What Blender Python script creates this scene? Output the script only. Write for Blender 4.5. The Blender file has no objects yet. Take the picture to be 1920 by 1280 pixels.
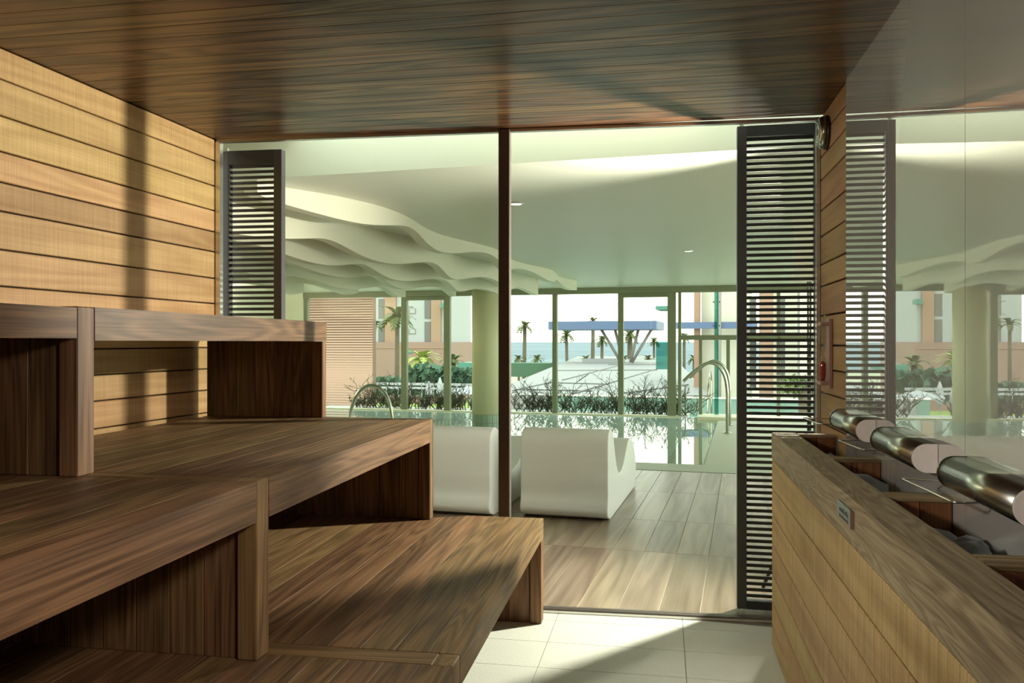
import bpy, bmesh, math, random
from mathutils import Vector, Matrix
random.seed(7)
C = bpy.context.scene.collection
scn = bpy.context.scene

# ------------------------------------------------------------------ camera, sky, sun, exposure
H = 1.30                                   # eye height
F_PX = 1550.0                              # focal length in pixels of the 1920 px frame
YAW = math.atan(285 / F_PX)                # camera turned left of the sauna's long axis
HALL = math.atan(433 / F_PX) - YAW         # the pool hall is turned this much clockwise from the sauna
cam_d = bpy.data.cameras.new('camera'); cam = bpy.data.objects.new('camera', cam_d); C.objects.link(cam)
cam.location = (0, 0, H); cam.rotation_euler = (math.pi / 2, 0, YAW)
cam_d.sensor_width = 36; cam_d.lens = 36 * F_PX / 1920
cam_d.shift_y = 1.0 / 1920; cam_d.clip_start = 0.02; cam_d.clip_end = 40000
scn.camera = cam

SKY = 4.0
w = bpy.data.worlds.new('sky'); scn.world = w; w.use_nodes = True
nt = w.node_tree; nt.nodes.clear()
wo = nt.nodes.new('ShaderNodeOutputWorld'); bg = nt.nodes.new('ShaderNodeBackground')
tc = nt.nodes.new('ShaderNodeTexCoord'); sx = nt.nodes.new('ShaderNodeSeparateXYZ'); cr = nt.nodes.new('ShaderNodeValToRGB')
cr.color_ramp.elements[0].position = 0.0; cr.color_ramp.elements[0].color = (1.0, .99, .96, 1)
cr.color_ramp.elements[1].position = 0.7; cr.color_ramp.elements[1].color = (.78, .90, 1.0, 1)
nt.links.new(tc.outputs['Generated'], sx.inputs[0]); nt.links.new(sx.outputs['Z'], cr.inputs[0])
nt.links.new(cr.outputs[0], bg.inputs[0]); bg.inputs[1].default_value = SKY; nt.links.new(bg.outputs[0], wo.inputs[0])

sun_d = bpy.data.lights.new('sun', 'SUN'); sun = bpy.data.objects.new('sun', sun_d); C.objects.link(sun)
sun_d.energy = 1.0; sun_d.angle = math.radians(1.0); sun_d.color = (1.0, .95, .86)
sun.rotation_euler = (math.radians(42), 0, math.radians(38)); sun.location = (0, -20, 30)
STROBE = 560.0
FILL = 100.0  # power of the added right-wall fill lamp
SPOT = 200.0  # power of the added left-wall fill lamp
scn.view_settings.view_transform = 'Standard'; scn.view_settings.look = 'None'
scn.view_settings.exposure = 0.0; scn.view_settings.gamma = 1.0; scn.view_settings.use_curve_mapping = False

# ------------------------------------------------------------------ frames
RT = Vector((math.cos(YAW), math.sin(YAW), 0)); FW = Vector((-math.sin(YAW), math.cos(YAW), 0))
eL = Vector((math.cos(HALL), -math.sin(HALL), 0)); eD = Vector((math.sin(HALL), math.cos(HALL), 0))
def hall(L, D, z=0.0): return eL * L + eD * D + Vector((0, 0, z))
def view(u, v, dep): return Vector((0, 0, H)) + FW * dep + RT * ((u - 960) / F_PX * dep) + Vector((0, 0, (641 - v) / F_PX * dep))
def vD(u, v, D):
    d = FW + RT * ((u - 960) / F_PX) + Vector((0, 0, (641 - v) / F_PX)); return Vector((0, 0, H)) + d * (D / d.dot(eD))
def to_hall(p): return (p.dot(eL), p.dot(eD), p.z)

# ------------------------------------------------------------------ materials
def new_mat(name):
    m = bpy.data.materials.new(name); m.use_nodes = True
    n = m.node_tree; p = n.nodes['Principled BSDF']; return m, n, p
def N(n, t, **kw):
    x = n.nodes.new(t)
    for k, v in kw.items(): setattr(x, k, v)
    return x
def plain(name, col, rough=.5, metal=0., spec=.5, noise=0., nscale=6., bump=0., bscale=40., coat=0., aniso=None):
    m, n, p = new_mat(name)
    p.inputs['Base Color'].default_value = (*col, 1); p.inputs['Roughness'].default_value = rough
    p.inputs['Metallic'].default_value = metal; p.inputs['Specular IOR Level'].default_value = spec
    p.inputs['Coat Weight'].default_value = coat
    if noise or bump:
        t = N(n, 'ShaderNodeTexCoord'); mp = N(n, 'ShaderNodeMapping'); n.links.new(t.outputs['Object'], mp.inputs[0])
        if aniso: mp.inputs['Scale'].default_value = aniso
    if noise:
        ns = N(n, 'ShaderNodeTexNoise'); ns.inputs['Scale'].default_value = nscale; ns.inputs['Detail'].default_value = 4
        n.links.new(mp.outputs[0], ns.inputs['Vector'])
        hs = N(n, 'ShaderNodeHueSaturation'); hs.inputs['Color'].default_value = (*col, 1)
        mr = N(n, 'ShaderNodeMapRange'); mr.inputs['To Min'].default_value = 1 - noise; mr.inputs['To Max'].default_value = 1 + noise
        n.links.new(ns.outputs[0], mr.inputs[0]); n.links.new(mr.outputs[0], hs.inputs['Value']); n.links.new(hs.outputs[0], p.inputs['Base Color'])
    if bump:
        nb = N(n, 'ShaderNodeTexNoise'); nb.inputs['Scale'].default_value = bscale; nb.inputs['Detail'].default_value = 3
        n.links.new(mp.outputs[0], nb.inputs['Vector'])
        bp = N(n, 'ShaderNodeBump'); bp.inputs['Strength'].default_value = bump; bp.inputs['Distance'].default_value = .01
        n.links.new(nb.outputs[0], bp.inputs['Height']); n.links.new(bp.outputs[0], p.inputs['Normal'])
    return m
def wood(name, axis, dark, light, rough=.5, rings=9., ringmix=.5, fibre=.5, vary=.28, coat=0., coat_rough=.2, scale=1., bump=.12, saw=0., hue=.012):
    """grain runs along the object's axis; contour-line rings + fine fibres + a tone of its own for every board"""
    m, n, p = new_mat(name); L = n.links.new
    t = N(n, 'ShaderNodeTexCoord'); oi = N(n, 'ShaderNodeObjectInfo')
    off = N(n, 'ShaderNodeVectorMath', operation='SCALE'); off.inputs[0].default_value = (37.1, 53.7, 71.3); L(oi.outputs['Random'], off.inputs['Scale'])
    ad = N(n, 'ShaderNodeVectorMath', operation='ADD'); L(t.outputs['Object'], ad.inputs[0]); L(off.outputs[0], ad.inputs[1])
    i = 'XYZ'.index(axis)
    def mapped(along, across):
        s = [across * scale] * 3; s[i] = along * scale
        mp = N(n, 'ShaderNodeMapping'); mp.inputs['Scale'].default_value = s; L(ad.outputs[0], mp.inputs[0]); return mp
    a = mapped(.55, 6.5); n1 = N(n, 'ShaderNodeTexNoise'); n1.inputs['Scale'].default_value = 1.0; n1.inputs['Detail'].default_value = 1.5; n1.inputs['Distortion'].default_value = .35
    L(a.outputs[0], n1.inputs['Vector'])
    mu = N(n, 'ShaderNodeMath', operation='MULTIPLY'); mu.inputs[1].default_value = rings * 6.283; L(n1.outputs[0], mu.inputs[0])
    si = N(n, 'ShaderNodeMath', operation='SINE'); L(mu.outputs[0], si.inputs[0])
    rg = N(n, 'ShaderNodeMapRange'); rg.inputs['From Min'].default_value = -1; L(si.outputs[0], rg.inputs[0])
    b = mapped(2.2, 130.); n2 = N(n, 'ShaderNodeTexNoise'); n2.inputs['Scale'].default_value = 1.; n2.inputs['Detail'].default_value = 3; L(b.outputs[0], n2.inputs['Vector'])
    c = mapped(.9, 16.); n3 = N(n, 'ShaderNodeTexNoise'); n3.inputs['Scale'].default_value = 1.; n3.inputs['Detail'].default_value = 3; L(c.outputs[0], n3.inputs['Vector'])
    m1 = N(n, 'ShaderNodeMix'); m1.inputs[0].default_value = ringmix; L(n3.outputs[0], m1.inputs[2]); L(rg.outputs[0], m1.inputs[3])
    m2 = N(n, 'ShaderNodeMix'); m2.inputs[0].default_value = fibre * .6; L(m1.outputs[0], m2.inputs[2]); L(n2.outputs[0], m2.inputs[3])
    r = N(n, 'ShaderNodeValToRGB'); r.color_ramp.elements[0].position = .28; r.color_ramp.elements[1].position = .68
    r.color_ramp.elements[0].color = (*dark, 1); r.color_ramp.elements[1].color = (*light, 1); L(m2.outputs[0], r.inputs[0])
    src = r.outputs[0]
    if saw:      # faint saw marks across the board
        s = [1.] * 3; s[i] = 260.
        mp = N(n, 'ShaderNodeMapping'); mp.inputs['Scale'].default_value = [3. if k != i else 160. for k in range(3)]; L(ad.outputs[0], mp.inputs[0])
        n4 = N(n, 'ShaderNodeTexNoise'); n4.inputs['Scale'].default_value = 1.; n4.inputs['Detail'].default_value = 2; L(mp.outputs[0], n4.inputs['Vector'])
        mr = N(n, 'ShaderNodeMapRange'); mr.inputs['From Min'].default_value = .3; mr.inputs['From Max'].default_value = .7; mr.inputs['To Min'].default_value = 1 - saw; mr.inputs['To Max'].default_value = 1 + saw; L(n4.outputs[0], mr.inputs[0])
        h0 = N(n, 'ShaderNodeHueSaturation'); L(src, h0.inputs['Color']); L(mr.outputs[0], h0.inputs['Value']); src = h0.outputs[0]
    wn = N(n, 'ShaderNodeTexWhiteNoise', noise_dimensions='1D'); L(oi.outputs['Random'], wn.inputs['W'])
    hs = N(n, 'ShaderNodeHueSaturation'); L(src, hs.inputs['Color'])
    v = N(n, 'ShaderNodeMapRange'); v.inputs['To Min'].default_value = 1 - vary; v.inputs['To Max'].default_value = 1 + vary; L(oi.outputs['Random'], v.inputs[0]); L(v.outputs[0], hs.inputs['Value'])
    hh = N(n, 'ShaderNodeMapRange'); hh.inputs['To Min'].default_value = .5 - hue; hh.inputs['To Max'].default_value = .5 + hue; L(wn.outputs[0], hh.inputs[0]); L(hh.outputs[0], hs.inputs['Hue'])
    L(hs.outputs[0], p.inputs['Base Color']); p.inputs['Roughness'].default_value = rough; p.inputs['Specular IOR Level'].default_value = .3
    p.inputs['Coat Weight'].default_value = coat; p.inputs['Coat Roughness'].default_value = coat_rough
    if bump:
        bp = N(n, 'ShaderNodeBump'); bp.inputs['Strength'].default_value = bump; bp.inputs['Distance'].default_value = .004; L(m2.outputs[0], bp.inputs['Height']); L(bp.outputs[0], p.inputs['Normal'])
    return m
def glass(name, tint, ior=1.5):
    m = bpy.data.materials.new(name); m.use_nodes = True; n = m.node_tree; n.nodes.clear(); L = n.links.new
    o = N(n, 'ShaderNodeOutputMaterial'); mx = N(n, 'ShaderNodeMixShader'); tr = N(n, 'ShaderNodeBsdfTransparent'); gl = N(n, 'ShaderNodeBsdfGlossy'); fr = N(n, 'ShaderNodeFresnel')
    tr.inputs[0].default_value = (*tint, 1); gl.inputs['Roughness'].default_value = 0.0; fr.inputs[0].default_value = ior
    ge = N(n, 'ShaderNodeNewGeometry'); iv = N(n, 'ShaderNodeMath', operation='SUBTRACT'); iv.inputs[0].default_value = 1.0; L(ge.outputs['Backfacing'], iv.inputs[1])
    fm = N(n, 'ShaderNodeMath', operation='MULTIPLY'); L(fr.outputs[0], fm.inputs[0]); L(iv.outputs[0], fm.inputs[1])     # reflect once, at the outer face of the thin pane
    L(fm.outputs[0], mx.inputs[0]); L(tr.outputs[0], mx.inputs[1]); L(gl.outputs[0], mx.inputs[2]); L(mx.outputs[0], o.inputs[0]); return m
def emit(name, col, s):
    m = bpy.data.materials.new(name); m.use_nodes = True; n = m.node_tree; n.nodes.clear()
    o = N(n, 'ShaderNodeOutputMaterial'); e = N(n, 'ShaderNodeEmission'); e.inputs[0].default_value = (*col, 1); e.inputs[1].default_value = s
    n.links.new(e.outputs[0], o.inputs[0]); return m

BD, BL = (.070, .035, .015), (.285, .162, .075)
teak = {a: wood('teak_' + a, a, BD, BL, rough=.52, rings=9, ringmix=.42, fibre=1.0, vary=.24, coat=.0, scale=1.4) for a in 'XYZ'}
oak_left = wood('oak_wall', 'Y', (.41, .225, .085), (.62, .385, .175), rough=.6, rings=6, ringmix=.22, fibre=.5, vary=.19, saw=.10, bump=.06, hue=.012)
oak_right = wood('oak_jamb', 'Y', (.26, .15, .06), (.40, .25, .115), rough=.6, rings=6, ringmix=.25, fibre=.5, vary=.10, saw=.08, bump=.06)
oak_clad = wood('oak_cladding', 'Y', (.34, .215, .085), (.52, .36, .17), rough=.6, rings=5, ringmix=.18, fibre=.35, vary=.09, saw=.22, bump=.05)
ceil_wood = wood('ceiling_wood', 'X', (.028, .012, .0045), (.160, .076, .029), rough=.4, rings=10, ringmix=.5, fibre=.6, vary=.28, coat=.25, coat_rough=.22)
weathered = wood('weathered_cap', 'Y', (.14, .105, .058), (.38, .315, .19), rough=.6, rings=12, ringmix=.36, fibre=.8, vary=.05, scale=2.6)
weathered_x = wood('weathered_cross', 'X', (.12, .075, .035), (.34, .25, .14), rough=.6, rings=10, ringmix=.45, fibre=.6, vary=.08)
dark_wood = wood('dark_inner_wood', 'Z', (.050, .018, .007), (.24, .095, .036), rough=.5, rings=6, ringmix=.3, fibre=.9, vary=.1)
M_back = plain('wall_backing', (.05, .03, .015), .8)
M_grout = plain('grout', (.30, .30, .26), .8)
M_tile = plain('pale_stone_tile', (.68, .69, .62), .45, noise=.06, nscale=5, bump=.15, bscale=90)
M_hgrout = plain('hall_grout', (.50, .46, .36), .8)
M_hplank = wood('hall_plank_tile', 'Y', (.135, .095, .064), (.285, .22, .16), rough=.3, rings=5, ringmix=.3, fibre=.5, vary=.16, bump=.05)
M_panel = plain('grey_glass_panel', (.70, .705, .69), .0, metal=.62, spec=.5)
M_seam = plain('panel_seam', (.6, .6, .56), .5)
M_mullion = plain('brown_mullion', (.125, .098, .088), .35, metal=.3)
M_alu = plain('brushed_aluminium', (.70, .69, .66), .3, metal=1.)
M_track = plain('bronze_track', (.17, .145, .13), .4, metal=.6)
M_louver = plain('anthracite_louvre', (.035, .034, .036), .42)
M_louver2 = plain('anthracite_louvre_edge', (.055, .05, .055), .4)
M_glass = glass('clear_glass', (.955, .975, .93), 1.35)
M_glass_far = glass('green_glass', (.95, .965, .90), 1.3)
M_rail_glass = glass('teal_glass', (.35, .62, .58), 1.4)
M_steel = plain('brushed_steel', (.42, .44, .41), .24, metal=1., noise=.05, nscale=3, aniso=(300, 2, 300))
M_chrome = plain('chrome', (.42, .43, .37), .12, metal=1.)
M_wire = plain('wire_steel', (.75, .73, .69), .25, metal=1.)
M_stoneface = plain('pinkish_stone_face', (.84, .76, .74), .6, noise=.10, nscale=60, bump=.1, bscale=120)
M_black = plain('black_plastic', (.012, .012, .012), .4)
M_stone = plain('grey_heater_stone', (.22, .24, .25), .7, noise=.3, nscale=25, bump=.4, bscale=40)
M_plate = plain('grey_metal_plate', (.24, .29, .28), .35, metal=.8)
M_plate_txt = plain('plate_lettering', (.06, .075, .075), .5)
M_copper = plain('dull_copper', (.30, .19, .17), .4, metal=.5)
M_timer = plain('reddish_timer_wood', (.34, .205, .165), .5, noise=.15, nscale=20)
M_redsand = plain('red_sand', (.33, .035, .02), .8)
M_white = plain('white_lounger', (.80, .80, .79), .38, noise=.02, nscale=4)
M_hceil = plain('hall_ceiling_paint', (.68, .69, .59), .38, noise=.03, nscale=1.2)
M_hwall = plain('hall_wall_paint', (.84, .82, .68), .6)
M_fin = plain('cream_fin', (.80, .78, .64), .6)
M_col = plain('cream_column', (.74, .72, .46), .5)
M_coltile = plain('green_tile', (.30, .42, .31), .3)
M_frame = plain('olive_frame', (.21, .225, .14), .4)
M_water = plain('pool_water', (.45, .60, .54), .0, spec=.5)
M_water.node_tree.nodes['Principled BSDF'].inputs['IOR'].default_value = 1.6
M_curb = plain('pool_curb_stone', (.36, .40, .30), .5, noise=.08)
M_walk = plain('walkway_stone', (.38, .40, .29), .5, noise=.05)
M_ledge = plain('pale_ledge', (.78, .74, .56), .6)
M_twig = plain('bare_twig', (.055, .060, .026), .8)
M_leaf = plain('young_leaf', (.10, .14, .035), .7)
M_terr = plain('terrace_membrane', (.185, .19, .195), .6, noise=.05, nscale=.4)
M_terr2 = plain('court_paving', (.55, .54, .50), .7, noise=.06)
M_rib = plain('terrace_rib', (.12, .12, .125), .6)
M_wht = plain('white_render', (.33, .345, .37), .7)
M_orange = plain('orange_render', (.30, .185, .135), .7, noise=.06, nscale=.6)
M_pink = plain('pink_render', (.26, .165, .145), .7, noise=.12, nscale=.35)
M_slat = plain('orange_slat', (.33, .215, .165), .7)
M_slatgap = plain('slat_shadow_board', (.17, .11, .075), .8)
M_cream = plain('pale_house_render', (.62, .60, .52), .7)
M_dkglass = plain('dark_window', (.10, .10, .10), .15)
M_blue = plain('blue_canopy', (.075, .12, .235), .5)
M_teal = plain('teal_roof', (.055, .19, .16), .5)
M_strut = plain('grey_strut', (.22, .21, .20), .5)
M_trunk = plain('palm_trunk', (.10, .082, .055), .9, noise=.3, nscale=3)
M_frond = plain('palm_frond', (.085, .11, .035), .7)
M_frond2 = plain('yellow_palm_frond', (.30, .36, .09), .7)
M_hedge = plain('hedge_leaf', (.055, .12, .075), .8)
M_grass = plain('lawn', (.22, .30, .07), .9, noise=.15, nscale=.2)
M_ground = plain('garden_ground', (.30, .31, .22), .9, noise=.2, nscale=.05)
M_sea = plain('sea_water', (.195, .235, .265), .8, spec=.0, noise=.4, nscale=1., aniso=(.0006, .012, 1))  # noise paints the shine streaks into the water's colour
M_concrete = plain('concrete', (.42, .42, .40), .8)
M_lamp = emit('lamp_glow', (1, .93, .75), 2.0)

# ------------------------------------------------------------------ mesh helpers
def link(o, parent=None):
    C.objects.link(o)
    if parent is not None: o.parent = parent
    return o
def tag(o, label=None, cat=None, group=None, kind=None):
    if label: o['label'] = label
    if cat: o['category'] = cat
    if group: o['group'] = group
    if kind: o['kind'] = kind
    return o
def empty(name, loc, rz=0, label=None, cat=None, group=None, kind=None):
    o = bpy.data.objects.new(name, None); o.empty_display_size = .1
    C.objects.link(o); o.location = loc; o.rotation_euler = (0, 0, rz); return tag(o, label, cat, group, kind)
def mesh(name, verts, faces, mat, parent=None, loc=(0, 0, 0), rot=(0, 0, 0), smooth=False):
    me = bpy.data.meshes.new(name); me.from_pydata([tuple(v) for v in verts], [], faces); me.materials.append(mat)
    if smooth: me.polygons.foreach_set('use_smooth', [True] * len(me.polygons))
    me.update()
    o = bpy.data.objects.new(name, me); o.location = loc; o.rotation_euler = rot; return link(o, parent)
_boxes = {}
def box_mesh(sx, sy, sz, mat, ch):
    k = (round(sx, 4), round(sy, 4), round(sz, 4), mat.name, ch)
    if k in _boxes: return _boxes[k]
    bm = bmesh.new(); bmesh.ops.create_cube(bm, size=1.0, matrix=Matrix.Diagonal((sx, sy, sz, 1)))
    if ch: bmesh.ops.bevel(bm, geom=bm.edges[:], offset=ch, segments=1, affect='EDGES')
    me = bpy.data.meshes.new('box'); bm.to_mesh(me); bm.free(); me.materials.append(mat); _boxes[k] = me; return me
def box(name, lo, hi, mat, parent=None, ch=0.0, rot=(0, 0, 0)):
    """axis box from lo to hi in the parent's frame, origin at its centre"""
    s = [abs(hi[i] - lo[i]) for i in range(3)]; c = [(hi[i] + lo[i]) / 2 for i in range(3)]
    o = bpy.data.objects.new(name, box_mesh(*s, mat, ch)); o.location = c; o.rotation_euler = rot; return link(o, parent)
def hbox(name, lo, hi, mat, parent=None, ch=0.0):
    """the same, in the pool hall's frame (L, D, z)"""
    if parent is not None: return box(name, lo, hi, mat, parent, ch)
    o = box(name, lo, hi, mat, None, ch); c = o.location.copy(); o.location = hall(c.x, c.y, c.z); o.rotation_euler = (0, 0, -HALL); return o
def boxes_mesh(name, lst, mat, parent=None, loc=(0, 0, 0), rot=(0, 0, 0)):
    V, Fc = [], []
    for lo, hi in lst:
        b = len(V)
        V += [(x, y, z) for x in (lo[0], hi[0]) for y in (lo[1], hi[1]) for z in (lo[2], hi[2])]
        Fc += [[b + i for i in q] for q in ((0, 1, 3, 2), (4, 6, 7, 5), (0, 4, 5, 1), (2, 3, 7, 6), (0, 2, 6, 4), (1, 5, 7, 3))]
    return mesh(name, V, Fc, mat, parent, loc, rot)
def tube_data(pts, r, sides=8, V=None, Fc=None, r2=None, cap=True):
    V = [] if V is None else V; Fc = [] if Fc is None else Fc
    pts = [Vector(p) for p in pts]; n = len(pts); b = len(V); ref = None
    for i, p in enumerate(pts):
        d = (pts[min(i + 1, n - 1)] - pts[max(i - 1, 0)]).normalized()
        if ref is None: ref = d.orthogonal().normalized()
        ref = (ref - d * ref.dot(d)).normalized(); q = d.cross(ref)
        rr = r if r2 is None else r + (r2 - r) * i / (n - 1)
        for k in range(sides):
            a = 2 * math.pi * k / sides; V.append(p + (ref * math.cos(a) + q * math.sin(a)) * rr)
    for i in range(n - 1):
        for k in range(sides):
            Fc.append([b + i * sides + k, b + i * sides + (k + 1) % sides, b + (i + 1) * sides + (k + 1) % sides, b + (i + 1) * sides + k])
    if cap: Fc.append([b + k for k in range(sides)][::-1]); Fc.append([b + (n - 1) * sides + k for k in range(sides)])
    return V, Fc
def tube(name, pts, r, mat, parent=None, sides=8, r2=None, loc=(0, 0, 0)):
    V, Fc = tube_data(pts, r, sides, r2=r2); return mesh(name, V, Fc, mat, parent, loc, smooth=True)
def lathe(name, prof, mat, parent=None, sides=24, loc=(0, 0, 0), rot=(0, 0, 0), smooth=True):
    V, Fc = [], []; n = len(prof)
    for r, z in prof:
        for k in range(sides):
            a = 2 * math.pi * k / sides; V.append((r * math.cos(a), r * math.sin(a), z))
    for i in range(n - 1):
        for k in range(sides): Fc.append([i * sides + k, i * sides + (k + 1) % sides, (i + 1) * sides + (k + 1) % sides, (i + 1) * sides + k])
    Fc.append(list(range(sides))[::-1]); Fc.append([(n - 1) * sides + k for k in range(sides)])
    return mesh(name, V, Fc, mat, parent, loc, rot, smooth)
def extrude_profile(prof, x0, x1):
    """closed (y, z) outline swept along x"""
    n = len(prof); V = [(x0, y, z) for y, z in prof] + [(x1, y, z) for y, z in prof]
    Fc = [[i, (i + 1) % n, n + (i + 1) % n, n + i] for i in range(n)] + [list(range(n))[::-1], [n + i for i in range(n)]]
    return V, Fc
def fix_normals(o):
    bm = bmesh.new(); bm.from_mesh(o.data); bmesh.ops.recalc_face_normals(bm, faces=bm.faces); bm.to_mesh(o.data); bm.free()

# ================================================================== SAUNA SHELL
ZC = 2.335
XW = .711
# floor
fl = box('floor', (-2.40, -1.30, -.10), (.80, 4.00, -.004), M_grout); tag(fl, kind='structure', label='pale stone tiled sauna floor', cat='floor')
def child_box(parent, name, lo, hi, mat, ch=0.0):
    """child given in world axes (parent unrotated)"""
    o = box(name, lo, hi, mat, None, ch); o.location = o.location - parent.location; o.parent = parent; return o
ys = [3.955, 3.835, 3.553, 3.271]
while ys[-1] > -1.2: ys.append(ys[-1] - .282)
xs = [-2.34, -1.685, -1.09, -.497, .085, .70]
for j in range(len(ys) - 1):
    for i in range(len(xs) - 1):
        child_box(fl, 'tile', (xs[i] + .0015, ys[j + 1] + .0015, -.004), (xs[i + 1] - .0015, ys[j] - .0015, .0), M_tile)
# left wall
LW0, LW1 = Vector((-2.360, 0, 0)), Vector((-2.255, 3.93, 0))
la = math.atan2(LW1.y, LW1.x - LW0.x) - math.pi / 2
wl = empty('wall_left', LW1, la, 'left sauna wall of horizontal pale oak boards', 'wall', kind='structure')
box('backing', (-.10, -5.25, 0), (-.022, .0, ZC), M_back, wl)
zl = [2.335, 2.225, 2.096, 1.970, 1.862, 1.760, 1.625, 1.496, 1.382, 1.272, 1.165, 1.058, .945, .82, .70, .58, .46, .34, .22, .10, .0]
for a, b in zip(zl[:-1], zl[1:]):
    box('plank', (-.022, -5.25, b + .003), (0, -.004, a - .003), oak_left, wl, ch=.003)
# right wall: oak at the glass, grey mirror-bright panels nearer
wr = empty('wall_right', (XW, 4.02, 0), 0, 'right sauna wall with oak boards then glossy grey panels', 'wall', kind='structure')
box('backing', (.022, -5.32, 0), (.12, 0, ZC), M_back, wr)
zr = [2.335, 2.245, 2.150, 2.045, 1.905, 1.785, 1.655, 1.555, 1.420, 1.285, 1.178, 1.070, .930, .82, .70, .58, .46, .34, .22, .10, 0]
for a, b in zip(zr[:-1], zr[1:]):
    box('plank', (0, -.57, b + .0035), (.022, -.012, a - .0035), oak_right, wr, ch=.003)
py = [3.451, 2.823, 2.136, 1.49, .85, .2, -.45, -1.30]
for a, b in zip(py[:-1], py[1:]):
    box('panel', (-.004, b - 4.02 + .0015, .0), (.022, a - 4.02 - .0015, ZC), M_panel, wr)
    box('panel_seam', (.001, a - 4.02 - .0015, 0), (.020, a - 4.02 + .0015, ZC), M_seam, wr)
wb = box('wall_back', (-2.45, -1.40, 0), (.82, -1.30, ZC), oak_left); tag(wb, 'plain oak wall behind the camera', 'wall', kind='structure')
# ceiling
ce = box('ceiling', (-2.48, -1.40, ZC + .020), (.85, 3.99, ZC + .10), M_back); tag(ce, 'dark polished wooden ceiling of narrow boards', 'ceiling', kind='structure')
y = 3.965; k = 0
while y > -1.3:
    wd = .094 + .006 * math.sin(k * 2.1)
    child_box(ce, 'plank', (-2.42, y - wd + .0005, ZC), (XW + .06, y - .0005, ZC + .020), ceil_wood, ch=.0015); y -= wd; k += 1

M_fill_lamp = plain('fill_lamp_housing', (.5, .45, .4), .5)  # housings of the added fill lamps
def fill_spot(loc, sgn, aim, pw, size, label):
    """added fill lamp, modelled as a shaded wall spotlight; sgn is the wall's inward x direction"""
    r_ = empty('fill_spotlight', loc, 0, label, 'lamp')
    box('wall_mount', (min(0, sgn * .02), -.06, -.06), (max(0, sgn * .02), .06, .06), M_fill_lamp, r_)
    box('arm', (min(sgn * .02, sgn * .10), -.012, -.012), (max(sgn * .02, sgn * .10), .012, .012), M_fill_lamp, r_)
    aim = Vector(aim).normalized(); q_ = aim.to_track_quat('-Z', 'Y').to_euler()
    shd = lathe('shade', [(.16, -.02), (.165, -.02), (.165, .16), (.05, .20), (.045, .195), (.16, .155)], M_fill_lamp, r_, 24, loc=(sgn * .17, 0, 0)); shd.rotation_euler = q_
    d_ = bpy.data.lights.new('fill_spot_bulb', 'SPOT'); d_.energy = pw; d_.spot_size = math.radians(size); d_.spot_blend = .5; d_.shadow_soft_size = .14; d_.color = (1.0, .92, .78)
    o_ = link(bpy.data.objects.new('fill_spot_bulb', d_), r_); o_.location = Vector((sgn * .17, 0, 0)) + aim * .03; o_.rotation_euler = q_
fill_spot((-2.33, .35, 1.95), 1, (2.75, 1.72, -1.0), SPOT, 72, 'added soft fill spotlight on the left wall above the near top bench')  # added out of view to brighten the heater box and panels
fill_spot((XW - .005, .85, 1.88), -1, (-1.0, .22, -.48), FILL, 84, 'added soft fill spotlight on the right wall just outside the right edge')  # added out of view to brighten the bench fronts

# glazed front: frame of the sauna (window_1)
G1, G2 = Vector((-.571, 3.96, 0)), Vector((.495, 4.001, 0))
ga = math.atan2(G2.y - G1.y, G2.x - G1.x)
gw = empty('window_1', G1, ga, 'frameless sauna glass front with one brown mullion', 'window', kind='structure')
GX0, GX1 = -1.682, 1.278           # local extents: left wall to right wall
box('track', (GX0, -.02, 0), (GX1, .025, .020), M_track, gw, ch=.003)
box('track_lip', (GX0, -.026, .0), (GX1, -.019, .012), M_alu, gw)
box('head_channel', (GX0, -.014, ZC - .016), (GX1, .014, ZC), M_alu, gw)
box('side_channel', (GX0 - .004, -.016, .02), (GX0 + .022, .016, ZC - .016), M_alu, gw)
box('side_channel', (GX1 - .016, -.012, .02), (GX1, .012, ZC - .016), M_alu, gw)
box('mullion', (-.219, -.028, .02), (-.164, .030, ZC - .004), M_mullion, gw, ch=.003)
box('pane', (GX0 + .02, -.004, .02), (-.217, .004, ZC - .016), M_glass, gw)
box('pane', (-.166, -.004, .02), (GX1 - .014, .004, ZC - .016), M_glass, gw)

# ================================================================== POOL HALL SHELL
HZ = 2.27
hf = hbox('floor.001', (-9.2, 3.94, -.30), (2.3, 8.46, -.004), M_hgrout); tag(hf, 'wood-look plank floor of the pool hall', 'floor', kind='structure')
def hchild(parent, name, lo, hi, mat, ch=0.0):
    o = box(name, lo, hi, mat, None, ch); c = o.location.copy(); wl_ = hall(c.x, c.y, c.z) - parent.location
    o.location = Matrix.Rotation(HALL, 3, 'Z') @ wl_; o.parent = parent; return o
rows = [3.95, 5.17, 6.09, 7.25, 8.44]
Ls = [-.199 + .1955 * k for k in range(-21, 13)]
for a, b in zip(rows[:-1], rows[1:]):
    for l0, l1 in zip(Ls[:-1], Ls[1:]):
        hchild(hf, 'plank_tile', (l0 + .002, a + .002, -.004), (l1 - .002, b - .002, 0), M_hplank)
DW = 14.70                                                   # the far glazing
hw = [('wall_left.001', (-9.2, 3.9, -.3), (-9.0, 15.0, HZ), M_hwall, 'cream left wall of the pool hall'),
      ('wall_front', (-9.2, 3.70, -.3), (-2.75, 3.86, HZ + .4), M_hwall, 'cream hall wall left of the sauna glass'),
      ('wall_front.001', (.50, 4.06, 0), (2.3, 4.16, HZ + .4), M_hwall, 'cream hall wall right of the sauna glass'),
      ('wall_far', (-9.2, 14.62, -.3), (-8.37, 14.80, HZ), M_hwall, 'cream wall strip left of the far glazing')]
for n_, lo, hi, m_, lb in hw:
    if n_ == 'wall_front.001': lo, hi = (.40, 4.02, 0), (2.3, 4.05, HZ + .4)
    if n_ == 'wall_front.001': continue
    tag(hbox(n_, lo, hi, m_), lb, 'wall', kind='structure')
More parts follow.
